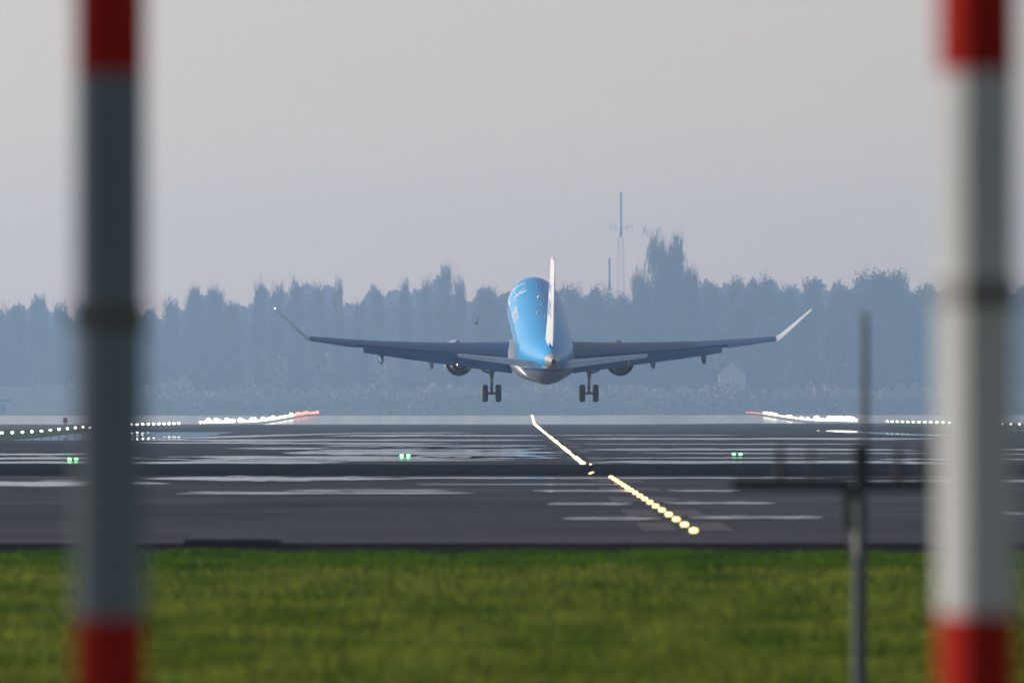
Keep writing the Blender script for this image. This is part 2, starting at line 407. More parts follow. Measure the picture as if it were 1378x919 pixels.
ORDL = ['first', 'second', 'third', 'fourth', 'fifth', 'sixth', 'seventh', 'eighth', 'ninth', 'tenth', 'eleventh', 'twelfth']

def lens_mesh(r, h, flat=.0):
    bm = bmesh.new()
    lathe(bm, [(0, 0), (r * .7, h * .1), (r * .97, h * .35), (r, h * .5), (r * .97, h * .65), (r * .7, h * .9), (0, h)], (0, 0, 0), (0, 0, 1), n=12)
    me = bpy.data.meshes.new('lens'); bm.to_mesh(me); bm.free()
    me.polygons.foreach_set('use_smooth', [True] * len(me.polygons)); return me
def base_mesh(r):
    bm = bmesh.new()
    lathe(bm, [(0, 0), (r * 1.35, 0), (r * 1.35, .008), (r * 1.05, .016), (0, .016)], (0, 0, 0), (0, 0, 1), n=12)
    me = bpy.data.meshes.new('inset_light'); bm.to_mesh(me); bm.free(); me.materials.append(M['fixture']); return me
cache = {}
def inset(x, y, r, h, lm, name, label, group, cat='runway light'):
    key = (r, h, lm)
    if key not in cache:
        lme = lens_mesh(r, h); lme.materials.append(L[lm]); cache[key] = (base_mesh(r), lme)
    b, l = cache[key]
    o = bpy.data.objects.new(name, b); C.objects.link(o); o.location = (x, y, gz(x, y) + .037); tag(o, label, cat, group)
    c = bpy.data.objects.new('lamp_lens', l); C.objects.link(c); c.parent = o; c.location = (0, 0, .012)
    return o
near_y = [108.6 + 5.82 * i for i in range(17)]
for i, y in enumerate(near_y):
    lab = '%s yellow inset light of the centreline string short of the dark band' % ORD[i]
    inset(1.69 - .003 * i, y, .043, .052, 'warm', 'centreline_light', lab, 'yellow centreline lights')
for i, (x, y) in enumerate((((795 - 700) * 214 / F, 216), ((801 - 700) * 212 / F, 220), ((794 - 700) * 258 / F, 256))):
    inset(x, y, .03, .03, 'warm', 'centreline_light', ['small yellow light at the near edge of the dark band', 'small yellow light on the near edge of dark band, right of its twin', 'small yellow light on the far edge of the dark band'][i], 'yellow centreline lights')
y = 259.0; i = 0
while y < 1720:
    r = random.choice((.05, .065, .075)) if y < 420 else (random.choice((.07, .09, .10)) if y < 900 else .14)
    lab = ('%s light of the far centreline string, beyond the dark band' % ORD[i]) if i < 4 else \
          ('pale yellow light merging into the far centreline string below the airliner' if y < 900 else 'tiny far light at the hazy upper end of the centreline string')
    inset(1.45 + .0002 * (y - 259), y, r, r * .9, 'far_warm', 'centreline_light', lab, 'far centreline lights')
    y += 11 + (y - 259) * .006; i += 1
for (gx, gy, lab) in ((98, 622, 'near the left pole'), (545, 617, 'left of the centreline'), (992, 615, 'right of the centreline'), (1439, 616, 'beyond the right pole')):
    d = EYE * F / (gy - 558)
    for s, nm in ((-1, 'left'), (1, 'right')):
        inset((gx + s * 4.4 - 700) * d / F, d, .052, .070, 'green', 'threshold_light', '%s one of the green threshold light pair %s' % (nm, lab), 'green threshold lights')

def post_light_meshes(h, r):
    bm = bmesh.new(); box(bm, -.08, .08, -.08, .08, 0, .03); tube(bm, (0, 0, .03), (0, 0, h), .028, .028, 8); tube(bm, (0, 0, h - .04), (0, 0, h), .028, r * .85, 10)
    me = bpy.data.meshes.new('edge_light'); bm.to_mesh(me); bm.free(); me.materials.append(M['post_dark'])
    return me
pc = {}
def post_light(x, y, h, r, lh, lm, label, group):
    key = (h, r, lh, lm)
    if key not in pc:
        lme = lens_mesh(r, lh); lme.materials.append(L[lm]); pc[key] = (post_light_meshes(h, r), lme)
    b, l = pc[key]
    o = bpy.data.objects.new('edge_light', b); C.objects.link(o); o.location = (x, y, gz(x, y) + .03); tag(o, label, 'runway light', group)
    c = bpy.data.objects.new('lamp_lens', l); C.objects.link(c); c.parent = o; c.location = (0, 0, h)
Y0 = 645.0; STEP = 13.37
i = 0; y = Y0 - 3 * STEP
while y < 1650:
    x = -30.0; sx = 700 + F * x / y
    if 990 < y < 1046 or 1172 < y < 1190: y += STEP; continue
    if y < 775:
        k = int(round((y - Y0) / STEP))
        lab = ('white light on a thin dark post, %s from the left edge of the photo' % ORDL[k]) if 0 <= k < 10 else 'white edge light on a thin post outside the left of the photo'
        post_light(x, y, .46, .085, .12, 'white', lab, 'left runway edge lights')
    elif y < 992:
        k = int(round((989 - y) / STEP))
        lab = ('white post light right of the left pole, %s from the right end of its row' % ORDL[k]) if k < 10 else 'white edge light on a post hidden behind the left pole'
        post_light(x, y, .34, .11, .15, 'white', lab, 'left runway edge lights')
    elif y < 1480:
        post_light(x, y, .34, *random.choice(((.14, .24), (.20, .36), (.25, .52))), 'cream', 'white light merging into the glaring left band in front of the haze' if y < 1172 else 'white light merging into the long glaring left band beyond the gap', 'left runway edge lights')
    else:
        post_light(x, y, .34, *random.choice(((.18, .3), (.26, .44))), 'red', 'red light at the far tip of the left edge light band', 'left red end lights')
    y += STEP
y = 650.0
while y < 1640:
    x = 33.3
    if 1012 < y < 1100: y += STEP; continue
    if y < 860:
        lab = 'white edge light glimpsed right of or behind the right pole'
        post_light(x, y, .36, .085, .12, 'cream', lab, 'right runway edge lights')
    elif y < 1012:
        k = int((1012 - y) / STEP)
        post_light(x, y, .36, .12, .17, 'cream', 'cream post light left of the right pole, %s from the left end of its row' % ORDL[min(11, k)], 'right runway edge lights')
    elif y < 1520:
        r_ = random.choice((.18, .30, .36)) if y < 1260 else random.choice((.12, .22))
        post_light(x, y, .36, r_, r_ * 1.6, 'cream', 'cream light merging into the glaring band right of the airliner', 'right runway edge lights')
    else:
        post_light(x, y, .34, .10, .12, 'red', 'faint red light at the far tip of the right edge light band', 'right red end lights')
    y += STEP

# ------------------------------------------------------------------ the airliner
def build_airliner():
    root = empty('airliner', ((727.5 - 700) / 25.0, 600, EYE + (558 - 448) / 25.0), (R(9.0), 0, R(2.1)))
    tag(root, 'twin engine airliner with blue fuselage and white fin lifting off, wheels down, seen from behind', 'airplane')
    # fuselage
    st = [(13.9, -.45, .03, .03), (13.75, -.44, .26, .24), (13.4, -.40, .52, .50), (12.9, -.33, .79, .78), (12.2, -.22, 1.05, 1.10), (11.4, -.11, 1.25, 1.36),
          (10.4, -.04, 1.41, 1.56), (9.2, 0, 1.49, 1.655), (8, 0, 1.505, 1.675)] + [(q, 0, 1.505, 1.675) for q in (6, 4, 2, 0, -2, -4, -5.5)] + \
         [(-7, .02, 1.49, 1.655), (-8.5, .09, 1.43, 1.58), (-10, .2, 1.33, 1.44), (-11.5, .35, 1.17, 1.26), (-13, .53, .98, 1.04), (-14.3, .70, .78, .82), (-15.4, .85, .58, .62), (-16.2, .95, .43, .47)]
    N = 40
    def fring(y, zc, a, b):
        r = []
        for i in range(N):
            t = 2 * math.pi * i / N; c, s_ = math.cos(t), math.sin(t)
            r.append(Vector((a * c, y, zc + b * s_ * (1 if s_ > 0 else 1.0))))
        return r
    bm = bmesh.new(); loft(bm, [fring(*q) for q in st])
    fus = bobj('fuselage', bm, M['fuselage'], root)
    def section(y):
        for q0, q1 in zip(st, st[1:]):
            if q1[0] <= y <= q0[0]:
                t = (y - q0[0]) / (q1[0] - q0[0]); return [q0[k] + (q1[k] - q0[k]) * t for k in range(1, 4)]
        return st[-1][1:]
    def surf(y, ang, off=.0):   # ang from the side (0) upward
        zc, a, b = section(y); return Vector((-(a + off) * math.cos(ang), y, zc + (b + off) * math.sin(ang)))
    # tail cone
    bm = bmesh.new(); loft(bm, [fring(*q) for q in ((-16.21, .95, .425, .465), (-16.9, 1.04, .29, .33), (-17.5, 1.12, .18, .20), (-17.8, 1.16, .125, .14))], True, False)
    tcone = bobj('tail_cone', bm, M['cone_grey'], root)
    bm = bmesh.new(); lathe(bm, [(.12, 0), (.115, .12), (.09, .35), (0, .35)], (0, -17.8, 1.16), (0, 1, 0), 16)
    bobj('exhaust_outlet', bm, M['burnt'], tcone)
    # belly fairing
    bm = bmesh.new(); rs = []
    for y, a, b, zc in ((6.2, .6, .10, -1.60), (5.4, 1.2, .38, -1.5), (4.2, 1.62, .72, -1.32), (2.5, 1.78, .92, -1.22), (0, 1.82, .98, -1.2), (-2.4, 1.8, .95, -1.2), (-4.2, 1.64, .80, -1.22), (-5.8, 1.2, .5, -1.32), (-7.0, .6, .2, -1.48), (-7.5, .2, .05, -1.57)):
        rs.append([Vector((a * math.cos(2 * math.pi * i / 32), y, zc + b * math.sin(2 * math.pi * i / 32))) for i in range(32)])
    loft(bm, rs); fair = bobj('belly_fairing', bm, M['belly_grey'], root)
    bm = bmesh.new(); lathe(bm, [(.09, 0), (.08, .06), (0, .11)], (0, -2.4, -2.13), (0, 0, -1), 12)
    bobj('beacon', bm, L['cream'], fair)
    # crown antennas
    for y, h, l in ((5.6, .16, .34), (-1.2, .15, .30), (-5.6, .16, .32)):
        bm = bmesh.new(); rr = []
        for q, sc in ((0, 1), (.5, .8), (1, .55)):
            rr.append([Vector((x_ * .05 * sc, y - q * .12 + y_ * l * .5 * sc, 1.655 + h * q)) for x_, y_ in ((0, 1), (1, .3), (.6, -.5), (0, -1), (-.6, -.5), (-1, .3))])
        loft(bm, rr); bobj('blade_antenna', bm, M['blue'], fus)
    bm = bmesh.new(); lathe(bm, [(.13, 0), (.12, .05), (.07, .11), (0, .13)], (0, 1.8, 1.66), (0, 0, 1), 12); bobj('beacon', bm, M['white'], fus)
    bm = bmesh.new(); lathe(bm, [(.10, 0), (.09, .05), (0, .10)], (-.3, -3.6, 1.62), (0, 0, 1), 12); bobj('satellite_dome', bm, M['white'], fus)
    # cabin windows
    wme = bpy.data.meshes.new('cabin_window')
    bm = bmesh.new(); rr = [[Vector((q * .004, .13 * math.cos(t), .18 * math.sin(t))) for t in [2 * math.pi * k / 10 for k in range(10)]] for q in (-1, 1)]
    loft(bm, rr); bm.to_mesh(wme); bm.free(); wme.materials.append(M['glass'])
    for s in (-1, 1):
        for k in range(22):
            y = 8.6 - k * .76
            o = bpy.data.objects.new('cabin_window', wme); C.objects.link(o); o.parent = fus
            p = surf(y, .17, .004); o.location = (p.x if s < 0 else -p.x, y, p.z); o.rotation_euler = (0, R(9.5) * (1 if s < 0 else -1), 0)
    # doors outlines, cockpit glazing
    for s in (-1, 1):
        bm = bmesh.new()
        vs = []
        for y, a0, a1 in ((12.35, .42, .70), (11.9, .40, .74), (11.45, .36, .66)):
            vs.append([bm.verts.new(Vector((-s * -1 * surf(y, q, .012).x * -1 * -1 if False else surf(y, q, .012).x * (1 if s < 0 else -1), y, surf(y, q, .012).z))) for q in (a0, (a0 + a1) / 2, a1)])
        for A, B in zip(vs, vs[1:]):
            for i in range(2): bm.faces.new((A[i], A[i + 1], B[i + 1], B[i]))
        bobj('cockpit_window', bm, M['glass'], fus)
        for yd in (10.0, -8.2):
            bm = bmesh.new()
            for (y0, y1, z0, z1) in ((yd - .42, yd - .39, -.75, .85), (yd + .39, yd + .42, -.75, .85), (yd - .42, yd + .42, .85, .88), (yd - .42, yd + .42, -.78, -.75)):
                q = []
                for (yy, z_) in ((y0, z0), (y1, z0), (y1, z1), (y0, z1)):
                    zc, a, b = section(yy); an = math.asin(max(-1, min(1, (z_ - zc) / b))); p = surf(yy, an, .006); q.append((p.x * (1 if s < 0 else -1), p.y, p.z))
                bm.faces.new([bm.verts.new(v) for v in q])
            bobj('door_outline', bm, M['navy'], fus)
    # titles wrapped on the body
    def text_mesh(body, size):
        cu = bpy.data.curves.new('t', 'FONT'); cu.body = body; cu.size = size; cu.resolution_u = 2
        o = bpy.data.objects.new('t', cu); C.objects.link(o); dg = bpy.context.evaluated_depsgraph_get()
        me = bpy.data.meshes.new_from_object(o.evaluated_get(dg)); bpy.data.objects.remove(o)
        bm = bmesh.new(); bm.from_mesh(me); bmesh.ops.subdivide_edges(bm, edges=bm.edges[:], cuts=1); bmesh.ops.triangulate(bm, faces=bm.faces[:])
        return bm
    for s in (-1, 1):
        bm = text_mesh('KLM', 2.1)
        for v in bm.verts:
            u, q = v.co.x, v.co.y
            y = (9.0 - u) if s < 0 else (4.6 + u)       # left side reads nose to tail, right side tail to nose
            p = surf(y, .28 + q / 1.6, .008); v.co = (p.x * (1 if s < 0 else -1), p.y, p.z)
        bobj('title_lettering', bm, M['white_print'], fus, sm=False)
        bm = text_mesh('cityhopper', 1.0)
        for v in bm.verts:
            u, q = v.co.x, v.co.y
            y = (3.4 - u) if s < 0 else (-1.8 + u)
            p = surf(y, .36 + q / 1.6, .008); v.co = (p.x * (1 if s < 0 else -1), p.y, p.z)
        bobj('title_lettering', bm, M['white_print'], fus, sm=False)

    # aerofoil helpers
    def foil(n=9, t=.12, f0=0.0, f1=1.0):
        up = []
        for i in range(n):
            c = f0 + (f1 - f0) * (1 - math.cos(math.pi * i / (n - 1))) / 2
            yt = 5 * t * (.2969 * math.sqrt(max(c, 0)) - .126 * c - .3516 * c * c + .2843 * c ** 3 - .1015 * c ** 4)
            cam_ = .02 * 4 * c * (1 - c)
            up.append((c, cam_ + yt, cam_ - yt))
        return [(c, u) for c, u, l in up] + [(c, l) for c, u, l in up[::-1][(0 if f1 < 1 or True else 1):]]
    def wsec(x, s):
        t = x - 1.3
        le = 3.6 - t * .51
        if x < 4.6: te = -2.4 - .2 * (x - 1.3) / 3.3
        else: te = -2.6 + (-3.66 + 2.6) * (x - 4.6) / 7.9
        z = -1.25 + .064 * t + .0050 * t * t
        return le, le - te, z, R(2.2 - 3.0 * t / 11.2), .135 - .035 * t / 11.2
    def wring(x, s, f0, f1, defl=0, drop=0, back=0, tk=None, n=9):
        le, ch, z, inc, th = wsec(x, s)
        r = []
        hc = f0
        for c, zz in foil(n, tk or th, f0, f1):
            yy = -(c) * ch; z2 = zz * ch
            if defl:
                dy = -(c - hc) * ch; yy = -hc * ch + dy * math.cos(defl) - (0) ; z2 = z2 + dy * math.sin(defl) - drop; yy -= back
            Y_ = le + (yy * math.cos(inc)); Z_ = z + z2 + yy * math.sin(inc)
            r.append(Vector((s * x, Y_, Z_)))
        return r
    for s in (-1, 1):
        bm = bmesh.new()
        loft(bm, [wring(x, s, 0, .77) for x in (1.0, 2.2, 3.4, 4.6, 6.5, 8.4, 9.9)] + [wring(x, s, 0, .80) for x in (9.91, 11, 12.5)])
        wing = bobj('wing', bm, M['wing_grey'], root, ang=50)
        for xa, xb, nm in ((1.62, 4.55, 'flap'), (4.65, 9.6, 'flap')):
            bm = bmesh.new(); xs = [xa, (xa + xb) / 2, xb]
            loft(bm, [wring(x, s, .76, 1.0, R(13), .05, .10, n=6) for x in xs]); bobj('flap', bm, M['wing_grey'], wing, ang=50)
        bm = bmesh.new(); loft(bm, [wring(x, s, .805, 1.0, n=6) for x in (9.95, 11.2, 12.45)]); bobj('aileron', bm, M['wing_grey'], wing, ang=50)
        for xa, xb in ((2.6, 4.4), (4.9, 6.4), (6.45, 7.9), (7.95, 9.4)):      # spoiler panels, standing 8 mm proud
            bm = bmesh.new(); tv = []
            for x in (xa, xb):
                le, ch, z, inc, th = wsec(x, s)
                for c in (.62, .76):
                    yt = 5 * th * (.2969 * math.sqrt(c) - .126 * c - .3516 * c * c + .2843 * c ** 3 - .1015 * c ** 4) + .08 * c * (1 - c)
                    yy = -c * ch; tv.append(Vector((s * x, le + yy, z + yt * ch + yy * math.sin(inc))))
            vs = [bm.verts.new(v + Vector((0, 0, .012))) for v in tv] + [bm.verts.new(v - Vector((0, 0, .02))) for v in tv]
            for f in ((0, 1, 3, 2), (4, 6, 7, 5), (0, 4, 5, 1), (2, 3, 7, 6), (0, 2, 6, 4), (1, 5, 7, 3)): bm.faces.new([vs[i] for i in f])
            bobj('spoiler', bm, M['wing_grey'], wing, sm=False)
        # winglet
        def glet(px_, pz, le, ch, t, nx, nz):
            r = []
            for c, q in foil(9, t):
                r.append(Vector((s * (px_ + nx * q * ch), le - c * ch, pz + nz * q * ch)))
            return r
        le, ch, z, inc, th = wsec(12.5, s)
        z = z + 0
        bm = bmesh.new()
        loft(bm, [glet(12.505, z, le, 1.56, .1, 0, 1), glet(12.68, z + .08, le - .16, 1.40, .1, -.45, .9), glet(12.86, z + .26, le - .34, 1.25, .095, -.68, .73),
                  glet(13.6, z + 1.03, le - 1.05, .88, .09, -.72, .7), glet(14.30, z + 1.76, le - 1.72, .52, .08, -.72, .7), glet(14.36, z + 1.83, le - 1.9, .30, .07, -.72, .7)])
        wl = bobj('winglet', bm, M['winglet'], wing, ang=60)
        bm = bmesh.new(); lathe(bm, [(.0, -.07), (.05, -.04), (.05, .04), (0, .07)], (s * 14.37, le - 2.15, z + 1.86), (0, 1, 0), 8)
        bobj('tip_light', bm, L['tip'] if s < 0 else M['white'], wing)
        # flap track fairings
        for x in (3.9, 5.95, 8.65):
            le, ch, z, inc, th = wsec(x, s)
            yb = le - .55 * ch; l = 2.3 if x < 8 else 1.9; w_ = .15; h_ = .30
            rs = []
            for q, sc in ((0, .05), (.12, .55), (.35, 1), (.6, 1), (.85, .6), (1, .06)):
                cz = z - .10 - .16 * q - .26 * smooth(.0, .8, q)
                rs.append([Vector((s * x + w_ * sc * math.cos(t), yb - l * q, cz + h_ * sc * math.sin(t))) for t in [2 * math.pi * k / 12 for k in range(12)]])
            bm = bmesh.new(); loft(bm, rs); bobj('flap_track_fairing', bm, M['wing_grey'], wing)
        # engine
        ex, ez = s * 4.36, -1.80
        bm = bmesh.new(); prof = [(.66, 4.35), (.74, 4.42), (.80, 4.30), (.84, 3.8), (.86, 3.2), (.84, 2.4), (.78, 1.6), (.73, 1.15), (.71, 1.12), (.70, 1.3), (.72, 2.0), (.70, 3.4), (.66, 4.0)]
        lathe(bm, prof, (ex, 0, ez), (0, 1, 0), 32, closed=True); eng = bobj('engine', bm, M['nacelle'], root)
        bm = bmesh.new(); lathe(bm, [(.56, 1.9), (.50, 1.2), (.42, .55), (.40, .52), (.40, .7), (.42, 1.6)], (ex, 0, ez), (0, 1, 0), 28); bobj('core_nozzle', bm, M['metal'], eng)
        bm = bmesh.new(); lathe(bm, [(.30, 1.3), (.26, .75), (.14, .35), (.04, .15), (0, .12)], (ex, 0, ez), (0, 1, 0), 20); bobj('exhaust_cone', bm, M['metal'], eng)
        bm = bmesh.new(); lathe(bm, [(.0, 1.88), (.71, 1.90), (.71, 1.94), (0, 1.96)], (ex, 0, ez), (0, 1, 0), 28); bobj('bypass_duct', bm, M['dark'], eng)
        bm = bmesh.new(); lathe(bm, [(0, 3.75), (.68, 3.72), (.68, 3.68), (0, 3.66)], (ex, 0, ez), (0, 1, 0), 28); bobj('fan', bm, M['burnt'], eng)
        le, ch, z, inc, th = wsec(4.42, s)
        bm = bmesh.new(); loft(bm, [[Vector((ex + q * .14 * wv, yv, zv)) for q in (-1, 1) for (yv, zv) in (((y0, z0), (y0, z1)) if q < 0 else ((y0, z1), (y0, z0)))] for (y0, z0, z1, wv) in
                 ((3.9, ez + .80, ez + .84, .2), (2.8, ez + .7, z + .12, 1), (1.2, ez + .55, z + .1, 1), (-.3, z - .5, z - .05, .8), (-1.6, z - .3, z - .1, .2))])
        bobj('pylon', bm, M['wing_grey'], eng, sm=False)
        # main gear
        gx = s * 2.62
        bm = bmesh.new(); tube(bm, (gx, -.35, -1.15), (gx, -.15, -2.35), .13, .12, 12); tube(bm, (gx, -.15, -2.35), (gx, -.10, -3.27), .075, .075, 10)
        tube(bm, (gx - .36, -.10, -3.27), (gx + .36, -.10, -3.27), .07, .07, 10)
        tube(bm, (gx, -.40, -2.0), (gx, -.45, -2.7), .03, .03, 6); tube(bm, (gx, -.45, -2.7), (gx, -.13, -3.2), .03, .03, 6)
        gear = bobj('landing_gear', bm, M['strut'], root)
        bm = bmesh.new(); tube(bm, (gx, -.15, -2.2), (gx - s * .95, -.1, -1.25), .055, .055, 8); tube(bm, (gx, -.35, -1.6), (gx - s * .45, -.3, -1.25), .03, .03, 6); bobj('side_brace', bm, M['strut'], gear)
        bm = bmesh.new(); tube(bm, (gx, -.2, -2.2), (gx + s * .5, -.3, -2.0), .05, .05, 8); tube(bm, (gx + s * .5, -.3, -2.0), (gx + s * .85, -.35, -1.2), .05, .05, 8); bobj('drag_brace', bm, M['strut'], gear)
        bm = bmesh.new(); box(bm, gx + s * .17 - .02, gx + s * .17 + .02, -.6, .35, -2.1, -1.1); bobj('gear_door', bm, M['belly_grey'], gear, sm=False)
        for q in (-1, 1):
            wx = gx + q * .36
            bm = bmesh.new(); lathe(bm, [(.25, -.13), (.38, -.155), (.445, -.13), (.47, -.07), (.475, 0), (.47, .07), (.445, .13), (.38, .155), (.25, .13)], (wx, -.10, -3.27), (1, 0, 0), 28, closed=True)
            bobj('tyre', bm, M['rubber'], gear)
            bm = bmesh.new(); lathe(bm, [(0, -.11), (.10, -.12), (.12, -.07), (.25, -.12), (.25, .12), (.12, .07), (.10, .12), (0, .11)], (wx, -.10, -3.27), (1, 0, 0), 20); bobj('wheel_rim', bm, M['strut'], gear)
        # tailplane
        bm = bmesh.new(); rs = []
        for x, le_, ch_, z_ in ((.25, -12.9, 3.0, .36), (1.5, -13.65, 2.55, .59), (3.2, -14.7, 1.95, .91), (4.85, -15.7, 1.38, 1.22), (5.0, -15.95, 1.0, 1.25)):
            rs.append([Vector((s * x, le_ - c * ch_, z_ + q * ch_)) for c, q in foil(8, .10, 0, .70)])
        loft(bm, rs); tp = bobj('tailplane', bm, M['tail_grey'], root, ang=60)
        bm = bmesh.new(); rs = []
        for x, le_, ch_, z_ in ((.45, -13.02, 2.95, .397), (1.5, -13.65, 2.55, .59), (3.2, -14.7, 1.95, .91), (4.9, -15.75, 1.3, 1.23)):
            rs.append([Vector((s * x, le_ - c * ch_, z_ + q * ch_ + (c - .71) * ch_ * .10)) for c, q in foil(6, .10, .71, 1)])
        loft(bm, rs); bobj('elevator', bm, M['tail_grey'], tp, ang=60)
    # nose gear
    bm = bmesh.new(); tube(bm, (0, 11.3, -1.5), (0, 11.35, -2.75), .08, .06, 10); tube(bm, (-.2, 11.35, -2.75), (.2, 11.35, -2.75), .05, .05, 8)
    ng = bobj('landing_gear', bm, M['strut'], root)
    for q in (-1, 1):
        bm = bmesh.new(); lathe(bm, [(.16, -.09), (.26, -.09), (.30, 0), (.26, .09), (.16, .09)], (q * .2, 11.35, -2.75), (1, 0, 0), 20, closed=True); bobj('tyre', bm, M['rubber'], ng)
        bm = bmesh.new(); lathe(bm, [(0, -.06), (.16, -.07), (.16, .07), (0, .06)], (q * .2, 11.35, -2.75), (1, 0, 0), 16); bobj('wheel_rim', bm, M['strut'], ng)
    # fin
    def fin_half(y, z):
        for A, B in zip(fs, fs[1:]):
            if A[0] <= z <= B[0]:
                t = (z - A[0]) / (B[0] - A[0]); le_ = A[1] + (B[1] - A[1]) * t; ch_ = A[2] + (B[2] - A[2]) * t
                c = min(1, max(0, (le_ - y) / ch_)); return ch_ * .41 * (.2969 * math.sqrt(c) - .126 * c - .3516 * c * c + .2843 * c ** 3 - .1015 * c ** 4)
        return .1
    fs = [(1.05, -9.9, 6.2), (1.75, -11.2, 5.2), (2.4, -12.0, 4.75), (4.5, -13.75, 3.7), (6.25, -15.3, 2.75), (6.47, -15.7, 2.3)]
    bm = bmesh.new(); loft(bm, [[Vector((q * ch_, le_ - c * ch_, z_)) for c, q in foil2(.082, 0, .70)] for z_, le_, ch_ in fs]); fin = bobj('fin', bm, M['white'], root, ang=60)
    bm = bmesh.new(); loft(bm, [[Vector((q * ch_, le_ - c * ch_, z_)) for c, q in foil2(.082, .71, 1)] for z_, le_, ch_ in fs[1:]]); bobj('rudder', bm, M['white'], fin, ang=60)
    bm = bmesh.new(); tube(bm, (0, -17.2, 5.2), (0, -17.9, 5.25), .03, .02, 6); bobj('antenna', bm, M['dark'], fin)
    for s in (-1, 1):
        bm = text_mesh('KLM', 1.35)
        for v in bm.verts:
            u, q = v.co.x, v.co.y
            y = (-13.6 - u) if s < 0 else (-16.4 + u)
            v.co = (s * (fin_half(y, 3.2 + q) + .008), y, 3.2 + q)
        o = bobj('fin_lettering', bm, M['blue_print'], fin, sm=False)
        bm = bmesh.new()                                # the crown emblem: bar, four dots, cross
        def decal(pts):
            bm.faces.new([bm.verts.new((s * (fin_half(y_, z_) + .008), y_, z_)) for y_, z_ in pts])
        def slab(y0, y1, z0, z1):
            n_ = 5
            for k in range(n_):
                a_ = y0 + (y1 - y0) * k / n_; b_ = y0 + (y1 - y0) * (k + 1) / n_; decal([(a_, z0), (b_, z0), (b_, z1), (a_, z1)])
        slab(-16.2, -14.8, 4.55, 4.67)
        for k in range(4): decal([(-16.05 + .37 * k + .13 * math.cos(t), 4.86 + .13 * math.sin(t)) for t in [2 * math.pi * j / 12 for j in range(12)]])
        slab(-15.55, -15.45, 5.08, 5.45); slab(-15.68, -15.32, 5.22, 5.32)
        bobj('fin_emblem', bm, M['blue_print'], fin, sm=False)
    return root
def foil2(t, f0, f1, n=8):
    up = []
    for i in range(n):
        c = f0 + (f1 - f0) * (1 - math.cos(math.pi * i / (n - 1))) / 2
        yt = 5 * t * (.2969 * math.sqrt(c) - .126 * c - .3516 * c * c + .2843 * c ** 3 - .1015 * c ** 4)
        up.append((c, yt))
    return up + [(c, -y) for c, y in up[::-1]]
plane = build_airliner()

# ------------------------------------------------------------------ bird
def bird():
    p = px(641, 435, 480)
    bm = bmesh.new()
    body = [(.0, .14, .005), (0, .11, .022), (0, .04, .04), (0, -.05, .035), (0, -.13, .014), (0, -.20, .006)]
    rings = [[Vector((r * math.cos(t), y, r * math.sin(t))) for t in [2 * math.pi * k / 8 for k in range(8)]] for _, y, r in body]
    loft(bm, rings)
    for s, el in ((-1, .20), (1, 1.15)):
        pr = []
        for q, ch, b in ((.02, .10, 0), (.12, .11, .01), (.22, .08, -.03), (.32, .02, -.09)):
            x = s * q * math.cos(el); z = q * math.sin(el) - .4 * q * q * (1 if el < .5 else -.2)
            pr.append([Vector((x, ch / 2 + b, z)), Vector((x, b, z + .008)), Vector((x, -ch / 2 + b, z)), Vector((x, b, z - .004))])
        loft(bm, pr)
    o = bobj('bird', bm, mat('dark_feathers', (.03, .03, .032), .8)); o.location = p; o.rotation_euler = (0, 0, R(35))
    tag(o, 'small dark bird flying with raised wing left of the airliner', 'bird')
bird()

# ------------------------------------------------------------------ red and white poles close to the camera
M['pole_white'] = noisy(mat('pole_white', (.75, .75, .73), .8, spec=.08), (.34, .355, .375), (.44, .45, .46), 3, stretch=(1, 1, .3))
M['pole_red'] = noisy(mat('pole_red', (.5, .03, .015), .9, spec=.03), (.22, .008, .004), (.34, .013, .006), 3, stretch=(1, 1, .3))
M['pole_slate'] = noisy(mat('pole_slate', (.14, .16, .19), .6, spec=.2), (.085, .12, .155), (.13, .16, .19), 3, stretch=(1, 1, .3))  # white bands darkened to slate; the pole's shade is put into the colour
M['clamp'] = mat('clamp_dark', (.04, .04, .04), .6)
def pole(light, cx, d, sx_, sy_, ang, yb_lo, yb_hi, clampy, label):
    root = empty('barrier_pole', ((cx - 700) * d / F, d, gz(0, d)), (0, 0, ang)); tag(root, label, 'pole', 'red and white barrier poles')
    zlo = EYE - (yb_lo - 558) * d / F; zhi = EYE - (yb_hi - 558) * d / F; H = zhi - zlo
    z = zlo; segs = [(z, zhi, 'white')]; a = zhi; col = 'red'
    while a < 3.0: segs.append((a, a + H, col)); col = 'white' if col == 'red' else 'red'; a += H
    segs.append((0, zlo, 'red'))
    hx = sx_ / 2; hy = sy_ / 2; r = .006
    for z0, z1, c in segs:
        bm = bmesh.new(); z0 = max(0.0, z0)
        pts = []
        for (sx, sy) in ((1, 1), (-1, 1), (-1, -1), (1, -1)):
            b0 = math.atan2(sy, sx)
            for da in (-R(45), 0, R(45)):
                pts.append((sx * (hx - r) + r * math.cos(b0 + da), sy * (hy - r) + r * math.sin(b0 + da)))
        loft(bm, [[Vector((x, y, z)) for x, y in pts] for z in (z0, z1)])
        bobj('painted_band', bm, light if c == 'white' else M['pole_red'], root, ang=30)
    bm = bmesh.new(); zc = EYE - (clampy - 558) * d / F; q = hx + .003; p_ = hy + .003; box(bm, -q, q, -p_, p_, zc - .016, zc + .016); box(bm, -q * .3, q * .3, -p_ - .012, -p_, zc - .01, zc + .01)
    bobj('clamp', bm, M['clamp'], root, sm=False)
    return root
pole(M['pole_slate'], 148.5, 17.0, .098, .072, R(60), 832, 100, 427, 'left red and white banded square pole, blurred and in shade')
pole(M['pole_white'], 1315, 16.0, .083, .104, R(20), 826, 98, 395, 'right red and white banded square pole with its left face sunlit')

